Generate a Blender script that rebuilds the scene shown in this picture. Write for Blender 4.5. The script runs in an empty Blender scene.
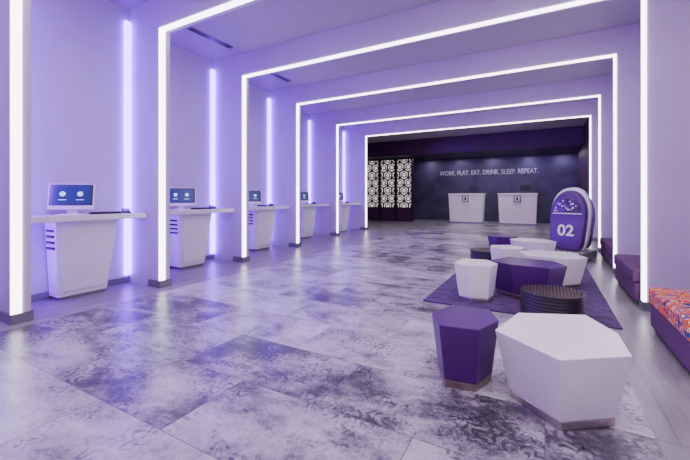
import bpy, bmesh, math, random
from mathutils import Vector, Matrix
random.seed(4)
S=bpy.context.scene
COL=S.collection

# ---------------------------------------------------------------- materials
def mat(name,color=(.8,.8,.8),rough=.5,metal=0,emis=None,es=0,noise=0,nscale=8,bump=0,bscale=60,coat=0):
    m=bpy.data.materials.new(name); m.use_nodes=True
    nt=m.node_tree; b=nt.nodes['Principled BSDF']
    b.inputs['Base Color'].default_value=(*color,1)
    b.inputs['Roughness'].default_value=rough
    b.inputs['Metallic'].default_value=metal
    b.inputs['Coat Weight'].default_value=coat
    if emis:
        b.inputs['Emission Color'].default_value=(*emis,1)
        b.inputs['Emission Strength'].default_value=es
    if noise>0:
        tc=nt.nodes.new('ShaderNodeTexCoord'); n=nt.nodes.new('ShaderNodeTexNoise')
        n.inputs['Scale'].default_value=nscale; n.inputs['Detail'].default_value=6
        r=nt.nodes.new('ShaderNodeValToRGB')
        r.color_ramp.elements[0].position=.3; r.color_ramp.elements[1].position=.7
        r.color_ramp.elements[0].color=(*[c*(1-noise) for c in color],1)
        r.color_ramp.elements[1].color=(*[min(1,c*(1+noise)) for c in color],1)
        nt.links.new(tc.outputs['Object'],n.inputs['Vector']); nt.links.new(n.outputs['Fac'],r.inputs[0]); nt.links.new(r.outputs[0],b.inputs['Base Color'])
    if bump>0:
        tc=nt.nodes.new('ShaderNodeTexCoord'); n=nt.nodes.new('ShaderNodeTexNoise')
        n.inputs['Scale'].default_value=bscale
        bp=nt.nodes.new('ShaderNodeBump'); bp.inputs['Strength'].default_value=bump
        nt.links.new(tc.outputs['Object'],n.inputs['Vector']); nt.links.new(n.outputs['Fac'],bp.inputs['Height']); nt.links.new(bp.outputs[0],b.inputs['Normal'])
    return m

WALL=mat('wall_paint',(.60,.50,.68),.55,noise=.03,nscale=2)
CEIL=mat('ceiling_paint',(.40,.35,.43),.6,noise=.03,nscale=2)
LED=mat('white_led',(1,1,1),.5,emis=(.95,.88,1),es=7.5)
PLED=mat('violet_led',(.4,.2,1),.5,emis=(.22,.015,1),es=18)
WHITE=mat('white_solid_surface',(.93,.90,.87),.3,noise=.02,nscale=3)
DESKW=mat('desk_white_laminate',(.84,.82,.86),.35,noise=.02,nscale=3)
BLACK=mat('black_plastic',(.012,.012,.015),.35,noise=.1)
STEEL=mat('brushed_steel',(.66,.58,.54),.3,1,noise=.1,nscale=30)
DSTEEL=mat('dark_steel',(.38,.29,.27),.35,1,noise=.1,nscale=30)
PURP=mat('purple_lacquer',(.078,.008,.155),.35,noise=.05,nscale=4)
PURPB=mat('purple_upholstery',(.12,.04,.12),.8,noise=.15,nscale=40,bump=.2,bscale=200)
DPUR=mat('dark_purple_paint',(.055,.007,.070),.5,noise=.08,nscale=3)
DARKC=mat('dark_soffit_paint',(.025,.015,.04),.6,noise=.08,nscale=3)
GREYB=mat('grey_metal_trim',(.28,.27,.31),.35,.7,noise=.05)
SCR=mat('screen_glow',(.01,.015,.05),.2,emis=(.02,.04,.16),es=.7,noise=.1)
ICON=mat('screen_icon',(.7,.9,.9),.3,emis=(.45,.8,.9),es=1.0)
GLOSS=mat('black_ribbed_metal',(.014,.008,.018),.38,noise=.1)

def ramp(nt,vals):
    r=nt.nodes.new('ShaderNodeValToRGB'); cr=r.color_ramp
    while len(cr.elements)<len(vals): cr.elements.new(.5)
    for e,(p,c) in zip(cr.elements,vals):
        e.position=p; e.color=(*c,1) if len(c)==3 else c
    return r
def mth(nt,op,a,b=None,c=None,clamp=False):
    n=nt.nodes.new('ShaderNodeMath'); n.operation=op; n.use_clamp=clamp
    for i,v in enumerate((a,b,c)):
        if v is None: continue
        if isinstance(v,(int,float)): n.inputs[i].default_value=v
        else: nt.links.new(v,n.inputs[i])
    return n.outputs[0]
def mixc(nt,f,a,b,mode='MIX'):
    n=nt.nodes.new('ShaderNodeMix'); n.data_type='RGBA'; n.blend_type=mode
    for i,v in ((0,f),(6,a),(7,b)):
        if isinstance(v,(int,float)): n.inputs[i].default_value=v
        elif isinstance(v,tuple): n.inputs[i].default_value=(*v,1)
        else: nt.links.new(v,n.inputs[i])
    return n.outputs[2]

def floor_material():
    m=bpy.data.materials.new('faded_damask_tile'); m.use_nodes=True
    nt=m.node_tree; b=nt.nodes['Principled BSDF']; L=nt.links
    tc=nt.nodes.new('ShaderNodeTexCoord'); P=tc.outputs['Object']
    br=nt.nodes.new('ShaderNodeTexBrick'); L.new(P,br.inputs['Vector'])
    br.offset=.5; br.inputs['Scale'].default_value=1
    br.inputs['Brick Width'].default_value=1.2; br.inputs['Row Height'].default_value=.6
    br.inputs['Mortar Size'].default_value=.0025; br.inputs['Mortar Smooth'].default_value=.3
    br.inputs['Color1'].default_value=(0,0,0,1); br.inputs['Color2'].default_value=(1,1,1,1); br.inputs['Mortar'].default_value=(.5,.5,.5,1)
    sep=nt.nodes.new('ShaderNodeSeparateColor'); L.new(br.outputs['Color'],sep.inputs[0]); tile=sep.outputs[0]
    sh=nt.nodes.new('ShaderNodeCombineXYZ'); L.new(mth(nt,'MULTIPLY',tile,37.0),sh.inputs[0]); L.new(mth(nt,'MULTIPLY',tile,23.0),sh.inputs[1])
    ad=nt.nodes.new('ShaderNodeVectorMath'); ad.operation='ADD'; L.new(P,ad.inputs[0]); L.new(sh.outputs[0],ad.inputs[1]); Q=ad.outputs[0]
    def noise(sc,det=6,rough=.6,v=Q,dist=0):
        n=nt.nodes.new('ShaderNodeTexNoise'); n.inputs['Scale'].default_value=sc; n.inputs['Detail'].default_value=det; n.inputs['Roughness'].default_value=rough; n.inputs['Distortion'].default_value=dist
        L.new(v,n.inputs['Vector']); return n.outputs['Fac']
    mq=nt.nodes.new('ShaderNodeMapping'); mq.inputs['Scale'].default_value=(.8,1.25,1); L.new(Q,mq.inputs['Vector'])
    big=noise(1.9,9,.70,v=mq.outputs[0],dist=.3); mid=noise(9,8,.8); fine=noise(60,4,.8)
    def rosette(scale,rf,pf,npet,rnd=.25,worn=1.3):
        vo=nt.nodes.new('ShaderNodeTexVoronoi'); vo.voronoi_dimensions='2D'; vo.inputs['Scale'].default_value=scale; vo.inputs['Randomness'].default_value=rnd; L.new(Q,vo.inputs['Vector'])
        sc=nt.nodes.new('ShaderNodeVectorMath'); sc.operation='SUBTRACT'; L.new(Q,sc.inputs[0]); L.new(vo.outputs['Position'],sc.inputs[1])
        sx=nt.nodes.new('ShaderNodeSeparateXYZ'); L.new(sc.outputs[0],sx.inputs[0])
        ang=mth(nt,'ARCTAN2',sx.outputs[1],sx.outputs[0])
        rad=mth(nt,'SQRT',mth(nt,'ADD',mth(nt,'MULTIPLY',sx.outputs[0],sx.outputs[0]),mth(nt,'MULTIPLY',sx.outputs[1],sx.outputs[1])))
        pet=mth(nt,'ABSOLUTE',mth(nt,'SINE',mth(nt,'MULTIPLY',ang,npet)))
        ring=mth(nt,'SINE',mth(nt,'SUBTRACT',mth(nt,'MULTIPLY',rad,rf),mth(nt,'MULTIPLY',pet,pf)))
        return mth(nt,'ADD',ring,mth(nt,'MULTIPLY',mth(nt,'SUBTRACT',mid,.5),worn))
    ring=rosette(3.2,100.0,5.5,3.5,.4)
    orn=ramp(nt,[(.54,(0,0,0)),(.68,(1,1,1))]); L.new(mth(nt,'MULTIPLY_ADD',ring,.5,.5),orn.inputs[0])
    omask=ramp(nt,[(.48,(0,0,0)),(.58,(1,1,1))]); L.new(noise(2.1,8,.75,dist=.2),omask.inputs[0])
    ornm=mth(nt,'MULTIPLY',orn.outputs[0],omask.outputs[0])
    tj=mth(nt,'SUBTRACT',tile,.5)
    v=mth(nt,'ADD',mth(nt,'MULTIPLY',mth(nt,'SUBTRACT',big,.5),1.15),.605)
    v=mth(nt,'ADD',v,mth(nt,'MULTIPLY',mth(nt,'SUBTRACT',mid,.5),.50))
    v=mth(nt,'ADD',v,mth(nt,'MULTIPLY',tj,.24))
    v=mth(nt,'ADD',v,mth(nt,'MULTIPLY',mth(nt,'SUBTRACT',fine,.5),.34))
    v=mth(nt,'SUBTRACT',v,mth(nt,'MULTIPLY',ornm,.13))
    base=ramp(nt,[(.37,(.040,.034,.044)),(.47,(.105,.092,.114)),(.54,(.24,.215,.255)),(.64,(.43,.39,.44)),(.85,(.66,.61,.68))]); L.new(v,base.inputs[0])
    sp=nt.nodes.new('ShaderNodeSeparateXYZ'); L.new(P,sp.inputs[0])
    brd=mth(nt,'ADD',mth(nt,'GREATER_THAN',sp.outputs[0],.50),mth(nt,'LESS_THAN',sp.outputs[0],-4.40),clamp=True)
    mp=nt.nodes.new('ShaderNodeMapping'); mp.inputs['Scale'].default_value=(6,.7,1); L.new(P,mp.inputs['Vector'])
    pl=ramp(nt,[(.3,(.16,.14,.16)),(.7,(.33,.30,.335))]); L.new(noise(1.5,8,.7,v=mp.outputs[0]),pl.inputs[0])
    col=mixc(nt,brd,base.outputs[0],pl.outputs[0])
    col=mixc(nt,br.outputs['Fac'],col,(.08,.07,.09))
    L.new(col,b.inputs['Base Color'])
    rr=mth(nt,'MULTIPLY_ADD',mid,.34,.15); L.new(rr,b.inputs['Roughness'])
    bp=nt.nodes.new('ShaderNodeBump'); bp.inputs['Strength'].default_value=.12; bp.inputs['Distance'].default_value=.004
    L.new(mth(nt,'SUBTRACT',mid,br.outputs['Fac']),bp.inputs['Height']); L.new(bp.outputs[0],b.inputs['Normal'])
    return m
FLOOR=floor_material()

def fabric_pattern():
    m=bpy.data.materials.new('patterned_fabric'); m.use_nodes=True
    nt=m.node_tree; b=nt.nodes['Principled BSDF']; L=nt.links
    tc=nt.nodes.new('ShaderNodeTexCoord')
    n=nt.nodes.new('ShaderNodeTexNoise'); n.inputs['Scale'].default_value=7; n.inputs['Detail'].default_value=2; n.inputs['Distortion'].default_value=2.5
    L.new(tc.outputs['Object'],n.inputs['Vector'])
    r=ramp(nt,[(.0,(.02,.03,.2)),(.36,(.03,.08,.30)),(.42,(.70,.10,.015)),(.48,(.80,.70,.62)),(.51,(.75,.06,.015)),(.57,(.45,.02,.03)),(.62,(.85,.25,.02))])
    r.color_ramp.interpolation='CONSTANT'
    L.new(n.outputs['Fac'],r.inputs[0]); L.new(r.outputs[0],b.inputs['Base Color']); b.inputs['Roughness'].default_value=.8
    return m
PATT=fabric_pattern()
def rug_mat():
    m=bpy.data.materials.new('purple_carpet'); m.use_nodes=True
    nt=m.node_tree; b=nt.nodes['Principled BSDF']; L=nt.links
    tc=nt.nodes.new('ShaderNodeTexCoord')
    n=nt.nodes.new('ShaderNodeTexNoise'); n.inputs['Scale'].default_value=9; n.inputs['Detail'].default_value=8; n.inputs['Roughness'].default_value=.75
    L.new(tc.outputs['Object'],n.inputs['Vector'])
    r=ramp(nt,[(.35,(.042,.018,.070)),(.6,(.115,.058,.17)),(.8,(.20,.12,.27))]); L.new(n.outputs['Fac'],r.inputs[0]); L.new(r.outputs[0],b.inputs['Base Color'])
    b.inputs['Roughness'].default_value=.95
    return m
RUG=rug_mat()
def stripe_mat():
    m=bpy.data.materials.new('hazard_stripe'); m.use_nodes=True
    nt=m.node_tree; b=nt.nodes['Principled BSDF']; L=nt.links
    tc=nt.nodes.new('ShaderNodeTexCoord'); sx=nt.nodes.new('ShaderNodeSeparateXYZ'); L.new(tc.outputs['Object'],sx.inputs[0])
    s=mth(nt,'ADD',mth(nt,'ADD',sx.outputs[0],sx.outputs[1]),sx.outputs[2])
    f=mth(nt,'GREATER_THAN',mth(nt,'SINE',mth(nt,'MULTIPLY',s,62.0)),0.0)
    L.new(mixc(nt,f,(.02,.02,.03),(.75,.74,.78)),b.inputs['Base Color']); b.inputs['Roughness'].default_value=.4
    return m
STRIPE=stripe_mat()
def speck_mat():
    m=bpy.data.materials.new('speckled_visor'); m.use_nodes=True
    nt=m.node_tree; b=nt.nodes['Principled BSDF']; L=nt.links
    tc=nt.nodes.new('ShaderNodeTexCoord'); v=nt.nodes.new('ShaderNodeTexVoronoi'); v.inputs['Scale'].default_value=16
    L.new(tc.outputs['Object'],v.inputs['Vector'])
    r=ramp(nt,[(.0,(.9,.9,.95)),(.22,(.9,.9,.95)),(.30,(.01,.01,.02))]); L.new(v.outputs['Distance'],r.inputs[0]); L.new(r.outputs[0],b.inputs['Base Color']); b.inputs['Roughness'].default_value=.15
    return m
SPECK=speck_mat()
BACKW=mat('slate_blue_plaster',(.050,.042,.100),.6,noise=.35,nscale=1.6)
GLOWP=mat('backlit_panel',(.5,.48,.5),.5,emis=(1,.90,.88),es=.75,noise=.1,nscale=1.5)

# ---------------------------------------------------------------- mesh builder
class MB:
    def __init__(s): s.bm=bmesh.new(); s.mats=[]
    def mi(s,m):
        if m not in s.mats: s.mats.append(m)
        return s.mats.index(m)
    def prism(s,bot,top,m,M=None):
        M=M or Matrix(); k=s.mi(m)
        vb=[s.bm.verts.new(M@Vector(p)) for p in bot]; vt=[s.bm.verts.new(M@Vector(p)) for p in top]
        n=len(vb); fs=[s.bm.faces.new(vb[::-1]),s.bm.faces.new(vt)]
        for i in range(n): fs.append(s.bm.faces.new([vb[i],vb[(i+1)%n],vt[(i+1)%n],vt[i]]))
        for f in fs: f.material_index=k
        return fs
    def box(s,x0,x1,y0,y1,z0,z1,m,M=None):
        q=[(x0,y0),(x1,y0),(x1,y1),(x0,y1)]
        return s.prism([(a,b,z0) for a,b in q],[(a,b,z1) for a,b in q],m,M)
    def loft(s,rings,m,smooth=True):
        k=s.mi(m); R=[[s.bm.verts.new(p) for p in r] for r in rings]; n=len(R[0])
        for a,b in zip(R,R[1:]):
            for i in range(n):
                f=s.bm.faces.new([a[i],a[(i+1)%n],b[(i+1)%n],b[i]]); f.material_index=k; f.smooth=smooth
        for rr,fl in ((R[0],True),(R[-1],False)):
            f=s.bm.faces.new(rr[::-1] if fl else rr); f.material_index=k
    def lathe(s,prof,m,n=48,c=(0,0)):
        s.loft([[(c[0]+r*math.cos(2*math.pi*i/n),c[1]+r*math.sin(2*math.pi*i/n),z) for i in range(n)] for r,z in prof],m)
    def obj(s,name,loc=(0,0,0),rz=0,bevel=0,parent=None,seg=2):
        bmesh.ops.recalc_face_normals(s.bm,faces=s.bm.faces)
        me=bpy.data.meshes.new(name); s.bm.to_mesh(me); s.bm.free()
        for m in s.mats: me.materials.append(m)
        o=bpy.data.objects.new(name,me); COL.objects.link(o); o.location=loc; o.rotation_euler=(0,0,rz)
        if bevel:
            b=o.modifiers.new('bevel','BEVEL'); b.width=bevel; b.segments=seg; b.limit_method='ANGLE'; b.angle_limit=math.radians(30)
        if parent: o.parent=parent
        return o

# ---------------------------------------------------------------- room
YS=[1.48,3.07,5.05,7.22,9.95,12.3]
XL=[-4.55,-4.62,-5.05,-5.39,-5.84,-5.95]
XR=[.95,.95,.95,.99,1.08,1.12]
NB=[-5.25,-5.33,-5.85,-6.27,-6.9,-6.9]
T=.15; ZI=3.56; ZC=4.0; XO=-7.3; XRO=1.6

b=MB(); b.box(-9,2,-2.7,19.8,-.1,0,FLOOR); b.obj('floor')
b=MB(); b.box(-9,2,-2.7,19.8,ZC,ZC+.1,CEIL); b.obj('ceiling')
b=MB(); b.box(-9,2,-2.7,-2.5,0,ZC,WALL); b.obj('wall_near')
b=MB(); prev=-2.5
for i,y in enumerate(YS):
    b.box(-7.6,NB[i],prev,y,0,ZC,WALL); prev=y+T
b.box(-9,-8.8,prev,19.6,0,ZC,WALL)
b.obj('wall_left')
b=MB(); prev=-2.5
for i,y in enumerate(YS):
    b.box(NB[i],NB[i]+.012,prev,y,0,.09,GREYB); prev=y+T
b.obj('baseboard_left')
b=MB(); b.box(XRO,XRO+.2,-2.5,YS[-1]+T,0,ZC,WALL); b.box(1.3,XRO+.2,YS[-1]+T,19.6,0,ZC,DPUR); b.obj('wall_right')
b=MB(); b.box(-9,2,19.5,19.7,0,ZC,BACKW); b.obj('wall_back')
b=MB(); b.box(-8.8,1.3,16.6,16.75,3.27,ZC,DPUR); b.box(-8.8,1.3,16.75,19.5,3.27,3.37,DARKC); b.obj('reception_bulkhead')

for i,y in enumerate(YS):
    b=MB(); xl,xr=XL[i],XR[i]; lw=.075; fw=.010
    b.box(XO if i<5 else -8.8,xl-.001,y,y+T,0,ZC,WALL)
    b.box(xr+.001,XRO,y,y+T,0,ZC,WALL)
    b.box(xl-.001,xr+.001,y,y+T,ZI+.001,ZC,WALL)
    e=.010
    b.box(xl-fw,xl+e,y-e,y+lw,.10,ZI+fw,LED)
    b.box(xr-e,xr+fw+.012,y-e,y+lw,.10,ZI+fw,LED)
    b.box(xl+e,xr-e,y-e,y+lw,ZI-e,ZI+fw,LED)
    b.box(xl-.25,xl+.015,y-.015,y+T+.015,0,.10,GREYB)
    b.box(xr-.015,xr+.25,y-.015,y+T+.015,0,.10,GREYB)
    b.obj('portal_arch')

def area(name,loc,sx,sy,power,color=(1,.98,1),rot=(0,0,0)):
    l=bpy.data.lights.new(name,'AREA'); l.shape='RECTANGLE'; l.size=sx; l.size_y=sy; l.energy=power; l.color=color
    o=bpy.data.objects.new(name,l); COL.objects.link(o); o.location=loc; o.rotation_euler=rot; return o

VIO=(.27,.015,1)
for i,y in enumerate(YS):
    x=NB[i]
    b=MB(); b.box(x+.002,x+.045,y-.085,y-.012,.12,3.80,PLED); b.obj('violet_light_strip')
    if i>0:
        y0=YS[i-1]+T
        b=MB(); b.box(x+.002,x+.045,y0+.012,y0+.085,.12,3.80,PLED); b.obj('violet_light_strip')
        # added violet fill hidden behind the previous fin, strengthening the niche wall wash
        area('violet_wash_fill',(x+.30,y0+.015,1.95),.04,3.5,270,VIO,(math.radians(-90),0,0))

for (x,y0,y1) in ((-5.05,3.85,4.75),(-5.3,5.9,6.8),(.6,3.7,4.6)):
    b=MB(); b.box(x-.06,x+.06,y0,y1,ZC-.012,ZC,GREYB); b.box(x-.04,x-.008,y0+.02,y1-.02,ZC-.016,ZC-.011,BLACK); b.box(x+.008,x+.04,y0+.02,y1-.02,ZC-.016,ZC-.011,BLACK)
    b.obj('ceiling_air_diffuser')

# ---------------------------------------------------------------- desks, monitors, keyboards
D=[(NB[1],-4.89,YS[0]+T,YS[1],2.03,2.75,2.24),
   (NB[2],-5.26,YS[1]+T,YS[2],3.95,4.62,4.10),
   (NB[3],-5.62,YS[2]+T,YS[3],6.15,6.86,6.22),
   (NB[4],-6.12,YS[3]+T,YS[4],8.70,9.40,8.96),
   (NB[5],-6.13,YS[4]+T,YS[5],11.0,11.65,11.15)]
DT=1.03
def tapered(b,x0,x1,y0,y1,z0,z1,t,m):
    b.prism([(x0,y0+t*.4,z0),(x1-t*.5,y0+t*.4,z0),(x1-t*.5,y1-t,z0),(x0,y1-t,z0)],[(x0,y0,z1),(x1,y0,z1),(x1,y1,z1),(x0,y1,z1)],m)
for (xb,xf,y0,y1,p0,p1,my) in D:
    b=MB()
    b.box(xb+.05,xf,y0+.09,y1-.015,DT-.07,DT,DESKW)
    xfp=xf-.14
    tapered(b,xb+.02,xfp,p0,p1,.04,DT-.071,.12,DESKW)
    b.box(xb+.03,xfp-.08,p0+.08,p1-.13,0,.05,GREYB)
    b.prism([(xfp-.05,p0+.09,.10),(xfp-.035,p0+.09,.10),(xfp-.035,p1-.15,.10),(xfp-.05,p1-.15,.10)],
            [(xfp-.01,p0+.06,DT-.11),(xfp+.012,p0+.06,DT-.11),(xfp+.012,p1-.05,DT-.11),(xfp-.01,p1-.05,DT-.11)],DESKW)
    w=xfp-(xb+.02)
    for k in range(4):
        z=DT-.20-k*.07
        b.box(xb+.02+w*.18,xb+.02+w*.82,p0-.004,p0+.03,z,z+.028,BLACK)
    b.obj('check_in_desk',bevel=.006)
    xm=(xb+.05+xf)/2-.02
    b=MB()
    tilt=Matrix.Translation((0,0,.225))@Matrix.Rotation(math.radians(-12),4,'X')
    b.box(-.235,.235,-.015,.02,-.16,.16,WHITE,tilt)
    b.box(-.222,.222,-.018,-.013,-.115,.150,BLACK,tilt)
    b.box(-.205,.205,-.0205,-.0175,-.100,.135,SCR,tilt)
    for sx in (-.09,.09):
        n=20; cx=sx
        b.prism([(cx+.030*math.cos(2*math.pi*j/n),-.0206,.03+.030*math.sin(2*math.pi*j/n)) for j in range(n)],
                [(cx+.030*math.cos(2*math.pi*j/n),-.0225,.03+.030*math.sin(2*math.pi*j/n)) for j in range(n)],ICON,tilt)
        b.box(cx-.04,cx+.04,-.0225,-.0206,-.048,-.040,ICON,tilt)
    b.box(-.05,.05,.0,.05,.012,.20,WHITE)
    b.box(-.14,.14,-.09,.10,0,.014,WHITE)
    b.obj('computer_monitor',loc=(xm-.02,my,DT),rz=math.radians(52),bevel=.005)
    b=MB(); b.box(-.17,.17,-.06,.06,0,.022,BLACK)
    for r in range(4):
        for c in range(12): b.box(-.16+c*.027,-.137+c*.027,-.052+r*.027,-.03+r*.027,.022,.029,BLACK)
    b.obj('computer_keyboard',loc=(xm+.08,my+.34,DT),rz=math.radians(75))
    b=MB(); b.prism([(-.05,-.07,0),(.05,-.07,0),(.05,.07,0),(-.05,.07,0)],[(-.045,-.065,.025),(.045,-.065,.025),(.045,.065,.065),(-.045,.065,.065)],BLACK)
    b.obj('card_reader',loc=(xm+.05,my+.62,DT),rz=math.radians(70),bevel=.004)

# ---------------------------------------------------------------- rug, stools, tables
b=MB(); b.box(-1.28,.64,4.22,9.4,0,.012,RUG); b.obj('purple_rug')
def stool(name,pts,body,band,c,z0=0,h=.42,shrink=.78):
    cx=sum(p[0] for p in pts)/len(pts); cy=sum(p[1] for p in pts)/len(pts)
    P=[(p[0]-cx,p[1]-cy) for p in pts]
    b=MB()
    def ring(s,z): return [(x*s,y*s,z) for x,y in P]
    zb=.05
    b.prism(ring(shrink,0),ring(shrink+.012,zb),band)
    b.prism(ring(shrink+.02,zb+.001),ring(1,h),body)
    return b.obj(name,loc=(cx+c[0],cy+c[1],z0),bevel=.006)
def poly(w,d,rot,k=0):
    shapes=[[(-.5,-.25),(-.15,-.5),(.32,-.45),(.5,-.02),(.28,.45),(-.32,.5)],
            [(-.5,-.1),(-.3,-.5),(.3,-.46),(.5,-.05),(.2,.5),(-.35,.42)]]
    a=math.radians(rot); ca,sa=math.cos(a),math.sin(a)
    return [(x*w*ca-y*d*sa,x*w*sa+y*d*ca) for x,y in shapes[k]]
stool('white_faceted_stool',[(-.275,2.42),(.066,2.13),(.40,2.37),(.39,2.72),(.25,3.04),(-.17,2.86)],WHITE,STEEL,(0,0),shrink=.77)
stool('purple_faceted_stool',[(-.71,2.55),(-.60,2.33),(-.36,2.36),(-.27,2.62),(-.36,2.84),(-.63,2.83)],PURP,DSTEEL,(0,0))
R=.0125
stool('white_faceted_stool',poly(.50,.50,10),WHITE,STEEL,(-.74,4.62),R,h=.44)
stool('purple_faceted_stool',poly(.86,.62,-8),PURP,DSTEEL,(-.19,5.06),R)
stool('white_faceted_stool',poly(.86,.72,-15,1),WHITE,STEEL,(.10,5.94),R)
stool('white_faceted_stool',poly(.55,.50,20,1),WHITE,STEEL,(-.55,6.45),R)
stool('purple_faceted_stool',poly(.58,.55,0),PURP,DSTEEL,(-.78,8.27),R)
stool('white_faceted_stool',poly(.80,.64,-10,1),WHITE,STEEL,(-.20,7.7),R)
def drum(c,r,h,z0):
    b=MB(); prof=[]; n=7
    for i in range(n):
        z=h*.90*i/n; dz=h*.90/n
        prof+= [(r*.965,z),(r*.985,z+dz*.15),(r*.985,z+dz*.80),(r*.965,z+dz*.92)]
    prof+=[(r*.965,h*.905),(r*1.0,h*.92),(r*1.0,h*.985),(r*.985,h),(r*.93,h),(r*.925,h-.006),(.02,h-.006)]
    b.lathe(prof,GLOSS)
    m=17
    for k in range(-m//2+1,m//2+1):
        t=k/(m/2+.5)*r*.92; L=math.sqrt(max(0,(r*.92)**2-t*t))
        b.box(-L,L,t-.004,t+.004,h-.0055,h-.001,DSTEEL)
        b.box(t-.004,t+.004,-L,L,h-.0055,h-.0015,DSTEEL)
    b.obj('ribbed_drum_table',loc=(c[0],c[1],z0))
drum((.06,4.36),.30,.25,R); drum((-.95,7.0),.27,.27,R)

# ---------------------------------------------------------------- benches along right wall
def bench(y0,y1,xf,top,pattern):
    b=MB()
    b.box(xf+.03,XRO-.002,y0,y1,0,.05,BLACK)
    b.box(xf,XRO-.002,y0,y1,.05,top-.16,PURPB)
    n=2; L=(y1-y0)/n
    b.obj('upholstered_bench',bevel=.012)
    for k in range(n):
        c=MB(); c.box(xf-.02,XRO-.02,y0+k*L+.004,y0+(k+1)*L-.004,top-.158,top,PATT if pattern else PURPB)
        c.obj('bench_cushion',bevel=.035,seg=4)
bench(YS[1]+T+.03,4.32,.86,.42,True)
bench(YS[2]+T+.03,6.55,.90,.42,False)
bench(YS[3]+T+.03,9.0,1.0,.42,False)

# ---------------------------------------------------------------- reception
def reception(cx,cy):
    b=MB(); w=.78; h=1.42
    b.box(-w+.08,w-.08,.06,.6,0,.08,GREYB)
    b.prism([(-w+.05,.04,.08),(w-.05,.04,.08),(w-.05,.62,.08),(-w+.05,.62,.08)],[(-w,0,h-.06),(w,0,h-.06),(w,.65,h-.06),(-w,.65,h-.06)],WHITE)
    b.box(-w-.02,w+.02,-.02,.67,h-.059,h,WHITE)
    b.box(-.14,.14,-.03,-.0,h-.40,h-.10,BLACK); b.box(-.10,.10,-.036,-.029,h-.37,h-.13,WHITE); b.box(-.04,.04,-.040,-.035,h-.33,h-.17,BLACK)
    b.obj('reception_desk',loc=(cx,cy,0),bevel=.01)
    c=MB(); c.box(-.2,.2,-.01,.02,.10,.36,BLACK); c.box(-.03,.03,.0,.03,.01,.12,BLACK); c.box(-.1,.1,-.06,.08,0,.012,BLACK)
    c.obj('computer_monitor',loc=(cx+.3,cy+.4,h+.0005),bevel=.004)
reception(-3.27,17.5); reception(-1.07,17.5)

cu=bpy.data.curves.new('wall_slogan_lettering','FONT'); cu.body='WORK. PLAY. EAT. DRINK. SLEEP. REPEAT.'; cu.size=.34; cu.extrude=.012; cu.align_x='CENTER'; cu.offset=.003
o=bpy.data.objects.new('wall_slogan_lettering',cu); COL.objects.link(o); o.rotation_euler=(math.pi/2,0,0); o.location=(-2.62,19.485,2.40)
cu.materials.append(mat('slogan_letter',(.50,.48,.60),.4,noise=.1))
bpy.context.view_layer.update()
w=o.dimensions.x
if w>0: o.scale.x=4.7/w

def lattice(x0,x1,y,z0,z1):
    b=MB(); b.box(x0,x1,y+.05,y+.10,0,z1+.04,BLACK); b.box(x0+.05,x1-.05,y+.02,y+.049,z0,z1,GLOWP)
    fr=.07
    b.box(x0,x0+fr,y-.02,y+.05,0,z1+.04,BLACK); b.box(x1-fr,x1,y-.02,y+.05,0,z1+.04,BLACK); b.box(x0+fr,x1-fr,y-.02,y+.05,z1,z1+.04,BLACK)
    b.box(x0+fr,x1-fr,y-.02,y+.05,0,z0,DPUR)
    def bar(p,q,t=.018):
        p=Vector(p);q=Vector(q); d=q-p
        X0,X1=x0+fr,x1-fr
        ts=[0,1]
        for a,lo,hi in ((0,X0,X1),(1,z0,z1)):
            if abs(d[a])<1e-9:
                if p[a]<lo or p[a]>hi: return
                continue
            u,v=(lo-p[a])/d[a],(hi-p[a])/d[a]
            if u>v:u,v=v,u
            ts[0]=max(ts[0],u); ts[1]=min(ts[1],v)
        if ts[1]-ts[0]<.02: return
        p,q=p+d*ts[0],p+d*ts[1]; d=(q-p).normalized(); n=Vector((-d.y,d.x))*t
        pts=[p-n,q-n,q+n,p+n]
        b.prism([(a.x,y-.01,a.y) for a in pts],[(a.x,y+.019,a.y) for a in pts],BLACK)
    s=.27; cx=(x0+x1)/2
    for r in range(-1,8):
        zc=z0+.05+r*s*1.5
        for c in range(-3,4):
            hx=cx+(c+(.5 if r%2 else 0))*s*math.sqrt(3)
            for rad in (s,s*.5):
                V=[(hx+rad*math.sin(math.pi/3*k),zc+rad*math.cos(math.pi/3*k)) for k in range(6)]
                for k in range(6):
                    if rad==s and k>2: continue
                    bar(V[k],V[(k+1)%6],.036 if rad==s else .022)
            for k in range(0,6,2):
                a=math.pi/3*k
                bar((hx+s*.5*math.sin(a),zc+s*.5*math.cos(a)),(hx+s*math.sin(a),zc+s*math.cos(a)),.022)
    b.obj('backlit_lattice_screen')
for k in range(3): lattice(-8.60+k*.91,-8.60+(k+1)*.91-.005,17.6,.72,3.18)

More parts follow.
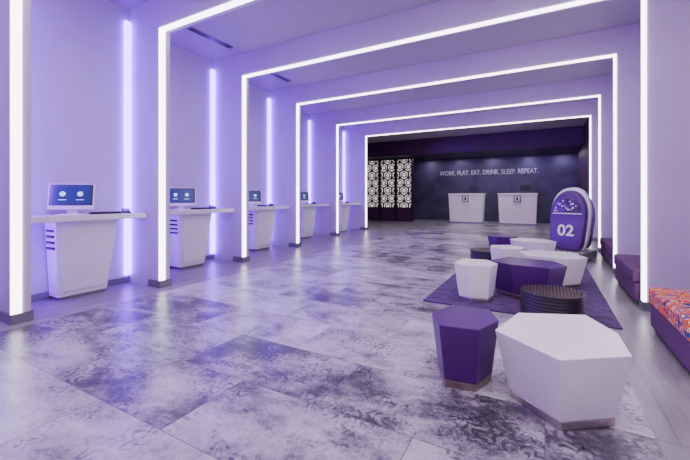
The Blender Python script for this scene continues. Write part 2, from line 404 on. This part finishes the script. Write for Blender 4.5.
# ---------------------------------------------------------------- purple kiosk pod
def pod(loc,rz):
    E=bpy.data.objects.new('self_service_pod',None); COL.objects.link(E); E.location=loc; E.rotation_euler=(0,0,rz)
    def outline(hw,zb,zt,n=56,e=2.2):
        zc=zb+(zt-zb)*.56; P=[]
        for i in range(n):
            a=2*math.pi*i/n; ca,sa=math.cos(a),math.sin(a)
            ee=e if sa>=0 else 7
            x=hw*math.copysign(abs(ca)**(2/ee),ca)
            z=zc+((zt-zc) if sa>=0 else (zc-zb))*math.copysign(abs(sa)**(2/ee),sa)
            if z<zc: x*=1-.12*(zc-z)/(zc-zb)
            P.append((x,z))
        return P
    HW=.345
    def body(name,secs,m,lean=.14,hw=HW,zb=.185,zt=1.40):
        b=MB(); O=outline(hw,zb,zt); cz=zb+(zt-zb)*.10; rings=[]
        for y,s in secs: rings.append([(x*s,y+lean*(z-.2),cz+(z-cz)*s) for x,z in O])
        b.loft(rings,m); return b.obj(name,parent=E)
    lil=mat('pod_shell_white',(.85,.82,.88),.25,noise=.02)
    body('front_fascia',[(-.30,.86),(-.285,.92),(-.25,.96),(-.18,.975)],PURP)
    body('shell_rim',[(-.18,.975),(-.175,1.02),(-.03,1.03),(-.02,.985)],lil)
    body('rear_shell',[(-.021,.98),(.08,.97),(.20,.93),(.30,.85),(.37,.70),(.40,.5)],PURP)
    b=MB(); O=[p for p in outline(HW*.76,.28,1.21) if p[1]>.93]
    O.sort(key=lambda p:math.atan2(p[1]-.93,p[0]))
    b.prism([(x,-.312+.14*(z-.2),z) for x,z in O],[(x,-.28+.14*(z-.2),z) for x,z in O],SPECK); b.obj('visor',parent=E)
    b=MB(); b.box(-.26,.26,-.316+.100,-.28+.100,.90,.92,lil); b.obj('trim_band',parent=E)
    c=bpy.data.curves.new('number','FONT'); c.body='02'; c.size=.30; c.extrude=.008; c.align_x='CENTER'; c.offset=.006
    t=bpy.data.objects.new('number',c); COL.objects.link(t); t.parent=E; t.location=(0,-.272,.48); t.rotation_euler=(math.pi/2-.14,0,0); c.materials.append(WHITE)
    b=MB(); b.box(-.22,.33,-.40,.38,0,.18,STRIPE); b.obj('striped_plinth',parent=E,bevel=.02)
pod((.46,8.55,R),math.radians(-24))

# ---------------------------------------------------------------- lights
CL=(.94,.78,1)
for i,y in enumerate(YS[:-1]):
    area('ceiling_fill',((XL[i]+.95)/2,y+T+.12,ZC-.03),5.2,.18,15,CL)  # added fill panel tucked behind each beam to brighten the bay
    area('ceiling_fill',(.1,y+T+.12,ZC-.03),1.4,.18,22,(1,.93,.98))  # extra fill added on the right side to lift the seating
area('ceiling_fill',(-2,0,ZC-.03),5,2.5,85,CL)  # added overhead fill, out of view, for the near end
area('ceiling_fill',(.3,.9,ZC-.03),1.2,1.0,36,(1,.95,.98))  # second added fill above the near right side
area('ceiling_fill',(-2.5,13.2,ZC-.03),6,.3,42,CL)  # added fill beyond the last arch
for x in (-3.3,-1.1): area('downlight',(x,17.0,3.24),.3,.3,36,(1,.95,.95))
for x in (-5.5,-3.9,-2.3,-.7,.7): area('downlight',(x,19.0,3.24),.15,.15,12,(.85,.74,1))

W=bpy.data.worlds.new('world'); S.world=W; W.use_nodes=True
W.node_tree.nodes['Background'].inputs[0].default_value=(.5,.45,.7,1); W.node_tree.nodes['Background'].inputs[1].default_value=.1

cd=bpy.data.cameras.new('camera'); cd.sensor_width=36; cd.lens=36*359/690; cd.shift_y=-33/690; cd.clip_start=.05
co=bpy.data.objects.new('camera',cd); COL.objects.link(co); co.location=(0,0,1.25); co.rotation_euler=(math.pi/2,0,math.atan2(200,359))
S.camera=co
